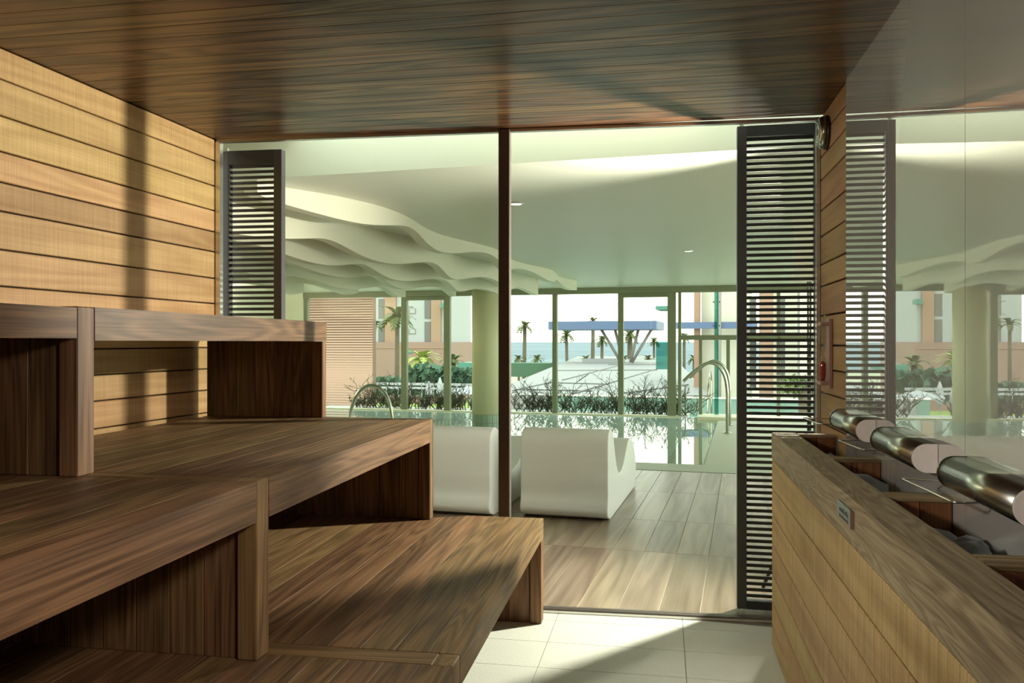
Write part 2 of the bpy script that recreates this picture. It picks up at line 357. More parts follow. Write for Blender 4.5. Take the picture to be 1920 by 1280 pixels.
o = box('wall_front.001', (XW + .13, 3.94, 0), (2.75, 4.08, HZ + .4), M_hwall); tag(o, 'cream hall wall right of the sauna glass', 'wall', kind='structure')
STEP = 4.33
hc = hbox('ceiling.001', (-9.2, STEP, HZ), (2.4, 15.0, HZ + .40), M_hceil); tag(hc, 'pale green white ceiling of the pool hall', 'ceiling', kind='structure')
hc2 = hbox('ceiling.002', (-9.2, 3.70, HZ + .30), (-2.5, STEP, HZ + .40), M_hceil); tag(hc2, 'raised white ceiling strip beside the sauna glass', 'ceiling', kind='structure')
o = box('wall_front.002', (-2.7, 3.93, ZC + .02), (2.6, 3.985, HZ + .40), M_hwall); o.rotation_euler = (0, 0, 0); tag(o, 'white fascia above the sauna glass', 'wall', kind='structure')
sk = empty('window_3', hall(-2.5, STEP, HZ + .36), -HALL, 'narrow rooflight slot above the sauna glass', 'window', kind='structure')
box('pane', (0, -.55, 0), (4.8, 0, .01), M_glass_far, sk)

# far glazing
fw = empty('window_2', hall(0, DW, 0), -HALL, 'tall green framed glazing at the far end of the pool hall', 'window', kind='structure')
def fbox(name, l0, l1, z0, z1, d=.05, ch=.004, m=None): return box(name, (l0, -d, z0), (l1, d, z1), m or M_frame, fw, ch)
fbox('header', -8.37, 2.2, 2.165, HZ, .09)
fbox('frame_post', -8.37, -8.30, 0, 2.165)
for l0, l1, z1 in ((-6.295, -6.185, 2.165), (-5.43, -5.31, 2.165), (-3.335, -3.25, 2.165), (-2.14, -2.045, 2.165), (-1.272, -1.128, 2.165), (-1.09, -1.036, 2.165), (-.735, -.68, 1.337), (-.275, -.215, 1.337), (.55, .61, 2.165), (1.30, 1.36, 2.165), (1.9, 1.96, 2.165)):
    fbox('frame_post', l0, l1, 0, z1)
fbox('door_head', -6.185, -5.43, 2.095, 2.165)
fbox('door_head', -2.045, -1.272, 2.09, 2.165)
fbox('transom', -1.036, 2.2, 1.337, 1.42)
for l0, l1, z0, z1 in ((-8.30, -6.295, 0, 2.165), (-6.185, -5.43, 0, 2.095), (-5.31, -3.335, 0, 2.165), (-3.25, -2.14, 0, 2.165), (-2.045, -1.272, 0, 2.09), (-1.128, -1.09, 0, 2.165), (-1.036, .55, 1.42, 2.165), (.61, 1.30, 1.42, 2.165), (1.36, 1.9, 1.42, 2.165), (-1.036, -.735, 0, 1.337), (-.68, -.275, 0, 1.337), (-.215, .55, 0, 1.337), (.61, 1.3, 0, 1.337), (1.36, 1.9, 0, 1.337)):
    fbox('pane', l0, l1, z0, z1, .006, 0, M_glass_far)
for zz in (1.98, 1.57):                                       # glass fittings by the door
    for l in (-.50, -.40): fbox('glass_fitting', l, l + .022, zz, zz + .022, .03, 0, M_strut)
fbox('glass_fin', -.475, -.405, 0, 2.165, .02, 0, M_rail_glass)

# side glazing on the right of the hall, onto a pale paved court
sg = empty('window_4', hall(2.25, 0, 0), -HALL, 'tall side glazing along the right of the pool hall', 'window', kind='structure')
box('header', (-.09, 3.9, 2.165), (.09, 15.0, HZ), M_frame, sg); box('sill', (-.06, 3.9, 0), (.06, 15.0, .05), M_frame, sg)
gd = [4.0, 6.15, 8.3, 10.45, 12.6, 14.75]
for a in gd: box('frame_post', (-.05, a - .04, .05), (.05, a + .04, 2.165), M_frame, sg)
for a, b in zip(gd[:-1], gd[1:]): box('pane', (-.006, a + .04, .05), (.006, b - .04, 2.165), M_glass_far, sg)
ct = hbox('floor.003', (2.3, 3.0, -.4), (12.0, 24, -.05), M_terr2); tag(ct, 'pale paved court right of the pool hall', 'pavement', kind='structure')

# pool
PW = -.79                                                     # right edge of the water
pool = empty('swimming_pool', hall(-4, 11, -.004), -HALL, 'indoor pool of bright still water reaching the far glazing', 'pool')
def pb(name, lo, hi, m, ch=0): return box(name, (lo[0] + 4, lo[1] - 11, lo[2]), (hi[0] + 4, hi[1] - 11, hi[2]), m, pool, ch)
pb('basin', (-9.0, 8.60, -.9), (PW, DW - .05, -.8), M_coltile)
pb('water', (-9.0, 8.96, -.8), (PW, DW - .06, -.004), M_water)
pb('shallow_shelf', (PW, 8.96, -.3), (-.40, DW - .06, -.004), M_walk)
pb('shelf_water', (PW, 8.96, -.004), (-.405, DW - .06, .003), glass('shallow_water', (.80, .92, .86), 1.4))
tr1 = hbox('trim_1', (-9.0, 8.46, -.3), (2.2, 8.95, .004), M_curb); tag(tr1, 'grey green stone curb along the near pool edge', 'curb', kind='structure')
wk = hbox('floor.002', (-.395, 8.95, -.3), (2.2, DW + .05, .004), M_walk); tag(wk, 'stone walkway along the right of the pool', 'floor', kind='structure')
tr2 = hbox('trim_2', (-9.0, DW - .07, -.3), (-1.05, DW + .10, .012), M_ledge); tag(tr2, 'pale ledge under the far glazing', 'ledge', kind='structure')
th = hbox('trim_3', (-.735, DW - .55, -.1), (2.2, DW + .10, .05), M_ledge); tag(th, 'pale threshold step at the garden door', 'step', kind='structure')

# ================================================================== BENCHES
def panel_wall(root, prefix, y0, y1, z0, z1, depth, under=None):
    """framed side panel: front stile, top rail and vertical boards; front at x=0, reaching back to -depth"""
    t = y1 - y0
    p = empty(prefix, (0, y0, z0)); p.parent = root
    hgt = z1 - z0
    if under is not None: hgt -= .031                          # tucked under the deck, stile below the nosing
    box('front_stile', (-.055, 0, 0), (0, t, under - .001 if under is not None else hgt), teak['Z'], p, ch=.003)
    box('top_rail', (-depth, 0, hgt - .0445), (-.0555 if under is None else -.087, t, hgt), teak['X'], p, ch=.003)
    x = -.058; k = 0
    while x > -depth + .03:
        wd = min(.098, x + depth)
        box('board', (x - wd + .0015, .012, 0), (x, t - .006, hgt - .0455), teak['Z'], p, ch=.002); x -= wd; k += 1
    return p
def bench(loc, rz, z0, z1, fz, depth, y_far, y_near, panels, label, group):
    """tier module: L-shaped nosing board, deck boards, framed panels. local y runs toward the glass"""
    r = empty('sauna_bench', (loc[0], loc[1], z0), rz, label, 'bench', group)
    zt, zb = z1 - z0, fz - z0; th_ = .030; nb = .085
    y0, y1 = y_near, y_far
    prof = [(0, zb), (0, zt), (-nb, zt), (-nb, zt - th_), (-th_, zt - th_), (-th_, zb)]
    cy = (y0 + y1) / 2; n = 6; hl = (y1 - y0) / 2
    V = [(x, -hl, z) for x, z in prof] + [(x, hl, z) for x, z in prof]
    Fc = [[i, (i + 1) % n, n + (i + 1) % n, n + i] for i in range(n)] + [[0, 5, 4, 1][::-1], [1, 4, 3, 2][::-1], [n + 0, n + 5, n + 4, n + 1], [n + 1, n + 4, n + 3, n + 2]]
    nsg = mesh('nosing_board', V, Fc, teak['Y'], r, (0, cy, 0)); fix_normals(nsg)
    x = -nb - .002; k = 0
    while x > -depth + .02:
        wd = .0945
        if x - wd < -depth: wd = x + depth
        box('deck_board', (x - wd + .0015, y0, zt - th_), (x, y1, zt), teak['Y'], r, ch=.0007); x -= wd; k += 1
    box('back_rail', (-depth, y0, zt - .09), (-depth + .03, y1, zt - th_ - .001), teak['Y'], r)
    for nm, a, b in panels: panel_wall(r, nm, a, b, 0, zt, depth, zb if (b < y1 and a >= y0) else None)
    return r
lowp, lowr = (-.557, 3.845), .0150
midp, midr = (-1.071, 3.738), .0190
upp, upr = (-1.610, 3.780), .0360
G = 'wooden sauna benches on the left'
bench(lowp, lowr, 0, .473, .386, 1.66, 0, -1.715, [('end_panel', -.075, -.002), ('divider_panel', -1.797, -1.717)], 'lowest long teak bench nearest the glass, its deck half in sun', G)
bench(lowp, lowr, 0, .473, .386, 1.66, -1.799, -3.5, [('end_panel', -3.5, -3.42)], 'lowest teak bench section at the bottom edge of the photo', G)
bench(midp, midr, .473, .938, .833, 1.14, -.026, -1.68, [('end_panel', -.025, .035), ('divider_panel', -1.752, -1.682)], 'middle teak bench section running up to the glass', G)
bench(midp, midr, .473, .938, .833, 1.14, -1.754, -3.3, [('end_panel', -3.38, -3.302)], 'middle teak bench section in the left foreground with dark void below', G)
bench(upp, upr, .938, 1.396, 1.304, .60, 0, -1.742, [('end_panel', -.05, -.002), ('divider_panel', -1.815, -1.744)], 'top teak bench section beside the glass with open lit niche', G)
bench(upp, upr, .938, 1.392, 1.310, .60, -1.817, -3.1, [('end_panel', -3.18, -3.102)], 'top teak bench section at the far left edge', G)

# ================================================================== LOUVRED SHUTTERS
def louvre(loc, rz, w_, z0, z1, slat0, slat1, n, label, stile=.045, top=.09):
    r = empty('louvred_shutter', loc, rz, label, 'shutter', 'louvred shutters behind the sauna glass')
    d = .024
    box('stile', (0, -d, z0), (stile, d, z1), M_louver2, r, ch=.002); box('stile', (w_ - stile, -d, z0), (w_, d, z1), M_louver2, r, ch=.002)
    box('top_rail', (stile, -d, slat1), (w_ - stile, d, z1), M_louver, r); box('bottom_rail', (stile, -d, z0), (w_ - stile, d, slat0), M_louver, r)
    p = (slat1 - slat0) / n
    me = None
    for i in range(n):
        zc = slat0 + p * (i + .5) + p * .2
        o = box('slat', (stile - .004, -.004, zc - .0077), (w_ - stile + .004, .004, zc + .0077), M_louver, r)
    box('guide_pin', (stile * .3, -.01, z1), (stile * .7, .01, z1 + .02), M_alu, r)
    return r
louvre((.348, 4.150, 0), math.radians(-1.0), .40, .012, 2.342, .052, 2.288, 76, 'dark slatted shutter right of the glass, behind the heater box')
louvre((-2.33, 4.085, 0), math.radians(1.5), .345, .012, 2.318, .052, 2.245, 75, 'dark slatted shutter at left behind the top bench')

# ================================================================== HEATER BOX ON THE RIGHT
hb = empty('heater_box', (.457, 3.70, 0), 0, 'waist high oak clad heater box with weathered grey top frame', 'heater')
zb = [.797, .673, .557, .434, .306, .190, .083, .0]
for a, b in zip(zb[:-1], zb[1:]):
    box('cladding_board', (0, -3.4, b + .003), (.020, 0, a - .003), oak_clad, hb, ch=.002)
    box('end_board', (.021, -.020, b + .003), (.245, 0, a - .003), oak_clad, hb)
box('inner_liner', (.022, -3.4, .02), (.030, -.022, .795), M_back, hb)
box('top_rail', (-.002, -3.4, .797), (.098, 0, .912), weathered, hb, ch=.003)
for i, yy in enumerate((3.63, 2.908, 2.218, 1.575, .93)):
    y0 = yy - 3.70; y1 = y0 + (.068 if i == 0 else .075)
    box('cross_rail', (.0985, y0, .899), (.250, y1, .911), weathered_x, hb, ch=.002)
    for k in range(2):
        box('cross_board', (.0985 + k * .0755, y0 + .002, .45), (.172 + k * .0755, y0 + .030, .8985), dark_wood, hb, ch=.001)
    box('lining_board', (.0905, (yy - .64) - 3.7 if i < 4 else -3.3, .46), (.098, y0, .795), dark_wood, hb)
box('stone_tray', (.031, -3.38, .78), (.250, -.03, .800), M_black, hb)
# name plate
pl = box('name_plate', (-.010, -1.570, .847), (-.002, -1.412, .887), M_plate, hb, ch=.002)
rp = random.Random(5); ks = []
for row, (zr0, hh_) in enumerate(((.0045, .013), (-.0125, .009))):     # worn, unreadable embossed marks
    yy = .052
    while yy > -.052:
        wd = rp.uniform(.003, .006); a_ = rp.uniform(0, .5) * hh_
        ks.append(((-.0048, yy - wd, zr0 - hh_ / 2), (-.0038, yy, zr0 + hh_ / 2 - a_))); yy -= wd + rp.uniform(.003, .007)
boxes_mesh('embossed_marks', ks, M_plate_txt, pl)
box('plate_edge', (-.012, -1.577, .845), (-.002, -1.5705, .889), M_copper, hb)
# stones
def stone(name, x, y, z, s, seed, label):
    rnd = random.Random(seed); bm = bmesh.new(); bmesh.ops.create_icosphere(bm, subdivisions=2, radius=1)
    for v in bm.verts:
        k = 1 + .16 * math.sin(3.1 * v.co.x + seed) + .13 * math.cos(4.3 * v.co.y + 2 * seed) + rnd.uniform(-.05, .05); v.co = Vector((v.co.x * s * k, v.co.y * s * 1.2 * k, max(v.co.z, -.8) * s * .75 * k))
    lo = min(v.co.z for v in bm.verts)
    for v in bm.verts: v.co.z -= lo
    me = bpy.data.meshes.new('stone'); bm.to_mesh(me); bm.free(); me.materials.append(M_stone)
    me.polygons.foreach_set('use_smooth', [True] * len(me.polygons))
    o = link(bpy.data.objects.new(name, me)); o.location = (x, y, z); tag(o, label, 'stone', 'heater stones'); return o
for i, (x, y, s, lb) in enumerate((
        (.607, 2.66, .060, 'grey heater stone behind the name plate, under the second wall lamp'),
        (.655, 2.52, .050, 'small grey heater stone beside the wall behind the third cross rail'),
        (.600, 2.02, .058, 'grey heater stone in the nearest fully seen compartment, left one'),
        (.612, 1.87, .055, 'pale grey heater stone just behind the fourth cross rail'),
        (.660, 1.99, .045, 'small heater stone against the wall in the nearest full compartment'),
        (.615, 3.28, .050, 'grey heater stone in the farthest compartment of the heater box'),
        (.600, 1.40, .056, 'heater stone at the right edge in front of the fourth cross rail'))):
    stone('heater_stone', x, y, .800, s, i + 3, lb)

# wall lamps: half round tubes on the grey panels
def wall_lamp(y0, y1, z, label):
    r = empty('wall_lamp', (XW - .005, y0, z), 0, label, 'wall lamp', 'half round steel wall lamps')
    hh, fl_ = .0385, .026
    pr = [(0, hh)] + [(-fl_ - hh * math.sin(a), hh * math.cos(a)) for a in [math.pi * k / 16 for k in range(17)]] + [(0, -hh)]
    def seg(name, ya, yb, m, sc=1.0, ch=False):
        n = len(pr); V = [(x * sc, ya, zz * sc) for x, zz in pr] + [(x * sc, yb, zz * sc) for x, zz in pr]
        Fc = [[i, i + 1, n + i + 1, n + i] for i in range(n - 1)] + [list(range(n)), [n + i for i in range(n)]]
        o = mesh(name, V, Fc, m, r); fix_normals(o)
        for p_ in o.data.polygons: p_.use_smooth = len(p_.vertices) == 4
        return o
    seg('shell', .004, y1 - y0 - .006, M_steel); seg('end_face', 0, .004, M_stoneface, .985); seg('far_rim', y1 - y0 - .006, y1 - y0, M_chrome, 1.03)
    return r
wall_lamp(2.978, 3.430, .998, 'half round steel wall lamp farthest away, beside the oak boards')
wall_lamp(2.333, 2.775, .994, 'half round steel wall lamp in the middle, whole pink end face seen')
wall_lamp(1.690, 2.125, .990, 'half round steel wall lamp cut off by the right edge')
def wire_loop(x0, ya, yb, z, label):
    r = empty('wire_loop', (XW - .005, (ya + yb) / 2, z), 0, label, 'wire bracket', 'bent wire loops between the wall lamps')
    h_ = (ya - yb) / 2; xo = x0 - XW + .005
    pts = [(0, h_ - .03, .0), (xo + .012, h_, 0), (xo + .003, h_ - .004, 0), (xo, h_ - .014, 0)]
    pts += [(xo + .02, -h_ + .012, 0), (xo + .024, -h_ + .004, 0), (xo + .032, -h_, 0), (-.010, -h_, 0), (0, -h_ + .010, 0)]
    V, Fc = tube_data(pts, .0028, 6); mesh('wire', V, Fc, M_wire, r, smooth=True); return r
wire_loop(.600, 2.270, 1.950, .950, 'bent steel wire loop on the wall nearest to the viewer')
wire_loop(.607, 3.090, 2.830, .953, 'bent steel wire loop between the first two wall lamps')
wire_loop(.600, 3.800, 3.520, .968, 'bent steel wire loop in front of the slatted shutter')

# chrome fitting and sand timer on the oak strip
cl = empty('wall_spotlight', (XW, 3.845, 2.225), 0, 'small round chrome wall light high on the oak strip', 'wall light')
lathe('back_plate', [(.075, 0), (.075, .010), (.070, .018)], M_black, cl, 32, rot=(0, -math.pi / 2, 0))
lathe('chrome_ring', [(.072, .018), (.070, .030), (.058, .040), (.046, .042), (.044, .036)], M_chrome, cl, 32, rot=(0, -math.pi / 2, 0))
lathe('lens', [(.044, .036), (.030, .042), (.012, .045)], plain('lens', (.5, .5, .48), .1, metal=.6), cl, 32, rot=(0, -math.pi / 2, 0))
st = empty('sand_timer', (XW, 3.77, 1.10), 0, 'reddish wooden sand timer with red sand on the oak strip', 'sand timer')
box('back_board', (-.016, -.045, 0), (-.001, .045, .300), M_timer, st, ch=.002)
box('cap', (-.05, -.04, .270), (-.016, .04, .285), M_timer, st, ch=.002); box('cap', (-.05, -.04, .015), (-.016, .04, .030), M_timer, st, ch=.002)
lathe('glass_bulb', [(.010, 0), (.015, .03), (.015, .09), (.003, .120), (.015, .150), (.015, .21), (.010, .240)], glass('timer_glass', (.9, .9, .88)), st, 16, loc=(-.034, 0, .030))
lathe('sand', [(.0085, .002), (.013, .03), (.013, .075), (.004, .088)], M_redsand, st, 16, loc=(-.034, 0, .030))
for k in range(12): box('scale_mark', (-.0175, .030, .05 + k * .018), (-.0158, .040, .058 + k * .018), M_wht, st)

# ================================================================== STUDIO FLASH BEHIND THE RIGHT SHUTTER
LP = Vector((.744, 4.644, 1.78))
sf = empty('studio_flash', (LP.x + .03, LP.y + .05, 0), 0, 'studio flash lamp on a black stand behind the right slatted shutter', 'lamp')
tube('pole', [(0, 0, .25), (0, 0, LP.z - .06)], .012, M_black, sf)
for k in range(3):
    a = math.radians(90 + 120 * k); tube('leg', [(0, 0, .55), (.30 * math.cos(a), .30 * math.sin(a), .0)], .009, M_black, sf)
box('power_pack', (-.12, .06, .04), (.14, .26, .36), M_black, sf, ch=.01)
hd = lathe('lamp_head', [(.03, -.02), (.055, .0), (.055, .14), (.05, .16)], M_hwall, sf, 20, loc=(.045, .02, LP.z), rot=(math.pi / 2, 0, math.radians(118)))
box('barn_door', (-.115, -.245, LP.z - .17), (.035, -.241, LP.z + .17), M_hwall, sf, rot=(0, 0, math.radians(-2)))
box('barn_door_arm', (.030, -.243, LP.z - .01), (.034, .03, LP.z + .0), M_black, sf)
ld = bpy.data.lights.new('flash_bulb', 'SPOT'); ld.spot_size = math.radians(152); ld.spot_blend = .85; ld.energy = STROBE; ld.shadow_soft_size = .032; ld.color = (1.0, .95, .86)
lo_ = link(bpy.data.objects.new('flash_bulb', ld), sf); lo_.location = LP - sf.location; lo_.rotation_euler = Vector((-.80, -.60, -.32)).to_track_quat('-Z', 'Y').to_euler()

# ================================================================== HALL FURNISHING
def lounger(L, D, label):
    r = empty('lounge_chair', hall(L, D, 0), -HALL, label, 'lounge chair', 'white moulded lounge chairs by the pool')
    w_, ln = .655, 1.62
    ctrl = [(.10, .0), (.0, .20), (-.01, .42), (.0, .58), (.05, .645), (.14, .655), (.24, .60), (.33, .46), (.44, .33), (.60, .265), (.80, .30), (.98, .40), (1.12, .47), (1.28, .46), (1.44, .38), (1.56, .26), (1.60, .16), (1.55, .05), (1.42, .0)]
    n = len(ctrl); pts = []
    for i in range(n):                                        # closed Catmull-Rom outline, flat along the ground
        p0, p1, p2, p3 = [Vector(ctrl[(i + k) % n]) for k in (-1, 0, 1, 2)]
        if i == n - 1: pts.append(p1); continue
        for s in range(4):
            t = s / 4; q = .5 * ((2 * p1) + (p2 - p0) * t + (2 * p0 - 5 * p1 + 4 * p2 - p3) * t * t + (3 * p1 - p0 - 3 * p2 + p3) * t ** 3)
            pts.append(Vector((q.x, max(q.y, 0))))
    V, Fc = extrude_profile([(p.x, p.y) for p in pts], -w_ / 2, w_ / 2)
    o = mesh('shell', V, Fc, M_white, r); fix_normals(o)
    bv = o.modifiers.new('round', 'BEVEL'); bv.width = .035; bv.segments = 4; bv.limit_method = 'ANGLE'; bv.angle_limit = math.radians(60)
    o.data.polygons.foreach_set('use_smooth', [True] * len(o.data.polygons))
    return r
lounger(-1.262, 5.93, 'white moulded lounge chair seen from behind, right of the mullion')
lounger(-2.125, 5.85, 'white moulded lounge chair half hidden by the bench, left of the mullion')

# wavy ceiling fins
for k, (L, drop, ph, lb) in enumerate((
        (-2.60, .115, .3, 'wavy cream ceiling fin nearest the flat hall ceiling'), (-3.05, .235, 1.4, 'second wavy cream ceiling fin from the right'),
        (-3.55, .27, 2.6, 'third wavy cream ceiling fin from the right'), (-4.15, .25, 3.9, 'fourth wavy cream ceiling fin from the right'),
        (-4.8, .27, 5.2, 'fifth wavy cream ceiling fin from the right'), (-5.5, .25, .9, 'sixth wavy cream ceiling fin from the right'), (-6.2, .26, 2.0, 'leftmost wavy cream ceiling fin over the pool'))):
    D0, D1 = STEP + .05, 12.4 - .25 * k + (.5 if k == 0 else 0); n = 70; th_ = .09; V, Fc = [], []
    for i in range(n + 1):
        d = D0 + (D1 - D0) * i / n
        zb_ = -drop + .042 * math.sin(2 * math.pi * d / 1.9 + ph); dx = -.26 * math.exp(-((d - D0) / .45) ** 2) + .07 * min(1, (d - D0)) * math.sin(2 * math.pi * d / 2.6 + ph * 1.7)
        V += [(dx - th_ / 2, d - D0, 0), (dx + th_ / 2, d - D0, 0), (dx + th_ / 2, d - D0, zb_), (dx - th_ / 2, d - D0, zb_)]
    for i in range(n):
        b = i * 4
        for j in range(4): Fc.append([b + j, b + (j + 1) % 4, b + 4 + (j + 1) % 4, b + 4 + j])
    Fc += [[0, 3, 2, 1], [n * 4, n * 4 + 1, n * 4 + 2, n * 4 + 3]]
    o = mesh('ceiling_fin', V, Fc, M_fin, None, hall(L, D0, HZ + .002), (0, 0, -HALL)); fix_normals(o)
    tag(o, lb, 'ceiling fin', 'wavy ceiling fins over the pool')

# column standing in the pool
cp = to_hall(view(911, 700, 12.2))
co = empty('round_column', hall(cp[0], cp[1], 0), -HALL, 'round cream column with green tiled foot in the pool', 'column')
lathe('shaft', [(.205, .24), (.205, HZ)], M_col, co, 40)
for j in range(3):
    for k in range(16):                                       # mosaic foot, tile by tile
        a0 = 2 * math.pi * k / 16 + .012; a1 = 2 * math.pi * (k + 1) / 16 - .012; z0 = -.12 + j * .12 + .003; z1 = z0 + .114
        V = [(rr * math.cos(a), rr * math.sin(a), z) for z in (z0, z1) for rr in (.19, .207) for a in (a0, (a0 + a1) / 2, a1)]
        Fc = [[3, 4, 10, 9], [4, 5, 11, 10], [0, 3, 9, 6], [5, 2, 8, 11], [6, 9, 10, 7], [7, 10, 11, 8], [0, 1, 4, 3], [1, 2, 5, 4]]
        mesh('tile', V, Fc, M_coltile, co)
lathe('foot_core', [(.195, -.3), (.195, .24)], M_grout, co, 32)

hl_ = empty('hall_fill_lamp', hall(-8.99, 10.5, 1.75), -HALL - math.pi / 2, 'added long fill lamp on the left wall of the pool hall', 'lamp')  # added unseen uplight to brighten the left of the hall and the fins
box('housing', (-2.3, 0, .0), (2.3, .26, .10), M_fill_lamp, hl_, ch=.01)
al = bpy.data.lights.new('hall_fill_light', 'AREA'); al.shape = 'RECTANGLE'; al.size = 4.4; al.size_y = .16; al.energy = 150; al.color = (1.0, .93, .76)
alo = link(bpy.data.objects.new('fill_diffuser', al), hl_); alo.location = (0, .16, .12); alo.rotation_euler = (math.pi, 0, 0)

# handrails
def handrail(pts, r_, label, bases, grp):
    o0 = Vector(pts[0]); r = empty('handrail', (o0.x, o0.y, 0), 0, label, 'handrail', grp)
    P = [Vector(p) - Vector((o0.x, o0.y, 0)) for p in pts]
    V, Fc = tube_data(P, r_, 12); mesh('tube', V, Fc, M_chrome, r, smooth=True)
    for b in bases: lathe('flange', [(r_ * 2.6, 0), (r_ * 2.6, .008), (r_ * 1.3, .018)], M_chrome, r, 20, loc=Vector(b) - Vector((o0.x, o0.y, 0)))
def bez(p, n=26):
    out = []
    m = len(p)
    for i in range(m - 1):
        a = p[max(i - 1, 0)]; b = p[i]; c = p[i + 1]; d = p[min(i + 2, m - 1)]
        for s in range(n // 3):
            t = s / (n // 3); out.append(.5 * ((2 * b) + (c - a) * t + (2 * a - 5 * b + 4 * c - d) * t * t + (3 * b - a - 3 * c + d) * t ** 3))
    return out + [p[-1]]
def rail_right(L, D, lab):
    pr = [(0, 0), (0, .40), (.0, .62), (-.06, .83), (-.20, .97), (-.38, 1.02), (-.58, .97), (-.80, .86), (-.98, .75)]
    P = [hall(L + a * .62, D + a * .10, z * .985) for a, z in pr]
    handrail(bez(P), .024, lab, [hall(L, D, .004)], 'chrome pool handrails at right')
rail_right(-.215, 12.15, 'nearer of the two curved chrome handrails at right')
rail_right(-.200, 13.30, 'farther of the two curved chrome handrails at right')
def arch_left():
    a0, a1 = to_hall(view(655, 780, 12.6)), to_hall(view(737, 780, 12.6))
    P = []
    for i in range(25):
        t = math.pi * i / 24; s = (1 - math.cos(t)) / 2
        P.append(hall(a0[0] + (a1[0] - a0[0]) * s, a0[1] + (a1[1] - a0[1]) * s, -.15 + .79 * math.sin(t) ** .7))
    handrail(P, .026, 'arched chrome handrail in the pool behind the benches', [], None)
arch_left()
# outdoor handrail seen behind the right one
def rail_out():
    P = [view(1326, 775, 15.6), view(1329, 715, 15.6), view(1332, 695, 15.6), view(1334, 715, 15.9), view(1334, 775, 15.9)]
    handrail(P, .018, 'thin steel rail outside the garden door', [], None)
rail_out()
# ceiling downlights
for L, D, lb in ((-1.53, 5.58, 'small recessed downlight left of the mullion top in hall ceiling'), (-.56, 8.97, 'small recessed downlight farther along the hall ceiling')):
    r = empty('downlight', hall(L, D, HZ), -HALL, lb, 'ceiling light', 'recessed hall downlights')
    lathe('ring', [(.05, -.006), (.056, -.004), (.056, .002)], M_alu, r, 24); lathe('lens', [(.040, -.0075), (.040, -.0055)], M_lamp, r, 20)

# ================================================================== OUTSIDE
def far(name, u0, u1, v0, v1, dep, thick, mat, parent=None, ch=0):
    """box facing down the hall: pixel extents only fix its real size at depth dep"""
    a, b = vD(u0, v1, dep), vD(u1, v0, dep); la_, lb_ = to_hall(a), to_hall(b); D = dep
    lo, hi = (la_[0], D, min(a.z, b.z)), (lb_[0], D + thick, max(a.z, b.z))
    if parent is None: return hbox(name, lo, hi, mat, None, ch)
    return hchild(parent, name, lo, hi, mat, ch)
g = hbox('ground', (-260, 15.0, -8.4), (200, 260, -8.0), M_ground); tag(g, 'garden ground below the terrace', 'ground', kind='structure')
lw = hbox('lawn', (-70, 60, -8.0), (4, 140, -7.9), M_grass); tag(lw, 'lawn below the terrace', 'lawn', kind='structure')
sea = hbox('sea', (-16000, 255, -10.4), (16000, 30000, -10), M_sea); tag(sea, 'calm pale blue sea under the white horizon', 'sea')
# planter with bare twiggy bushes
pt_ = hbox('planter', (-8.3, 14.86, -.5), (-.95, 15.6, -.02), M_concrete); tag(pt_, 'long planter outside the far glazing', 'planter')
def twigs(seed, hgt, spread, dens):
    rnd = random.Random(seed); V, Fc = [], []; LV, LF = [], []
    def grow(p, d, ln, r, lvl):
        nseg = 3; q = p.copy(); bend = Vector((rnd.uniform(-.45, .45), rnd.uniform(-.45, .45), rnd.uniform(-.1, .25)))
        pts = [q.copy()]
        for s in range(nseg):
            d = (d + bend * .6 + Vector((rnd.uniform(-.2, .2), rnd.uniform(-.2, .2), 0))).normalized(); q = q + d * ln / nseg; q.z = max(q.z, .01); pts.append(q.copy())
            if lvl < 2:
                for _ in range(1 + (rnd.random() < .5)):
                    dd = (d + Vector((rnd.uniform(-1.3, 1.3), rnd.uniform(-1.3, 1.3), rnd.uniform(-.3, .8)))).normalized(); grow(q, dd, ln * rnd.uniform(.35, .6), r * .72, lvl + 1)
            elif rnd.random() < .10:
                b = len(LV); t = Vector((rnd.uniform(-1, 1), rnd.uniform(-1, 1), rnd.uniform(-.4, .8))).normalized(); sd = t.orthogonal() * .007
                LV.extend([q, q + t * .015 + sd, q + t * .035, q + t * .015 - sd]); LF.append([b, b + 1, b + 2, b + 3])
        tube_data(pts, r, 3, V, Fc, r * .6, False)
    for k in range(dens):
        d = Vector((rnd.uniform(-1, 1) * .9, rnd.uniform(-1, 1) * .5, .8)).normalized()
        grow(Vector((rnd.uniform(-spread, spread), rnd.uniform(-.12, .12), 0)), d, hgt * (rnd.uniform(.35, .75) if k % 4 else rnd.uniform(.9, 1.4)), .0075, 0)
    return V, Fc, LV, LF
ords = ['first', 'second', 'third', 'fourth', 'fifth', 'sixth', 'seventh', 'eighth', 'ninth', 'tenth', 'eleventh', 'twelfth', 'thirteenth', 'fourteenth', 'fifteenth', 'sixteenth']
us = [618, 655, 695, 735, 775, 815, 850, 975, 1010, 1050, 1095, 1135, 1175, 1215, 1250, 1288]
for i, u in enumerate(us):
    L = to_hall(view(u, 700, 15.2))[0]
    V, Fc, LV, LF = twigs(40 + i, (.34, .44, .32, .40)[i % 4], .21, 22)
    r = empty('twiggy_bush', hall(L, 15.15, -.02), -HALL, ords[i] + ' bare twiggy bush from the left in the planter outside the glazing', 'bush', 'bare bushes in the planter')
    tw = mesh('branches', V, Fc, M_twig, r); mesh('leaves', LV, LF, M_leaf, r)
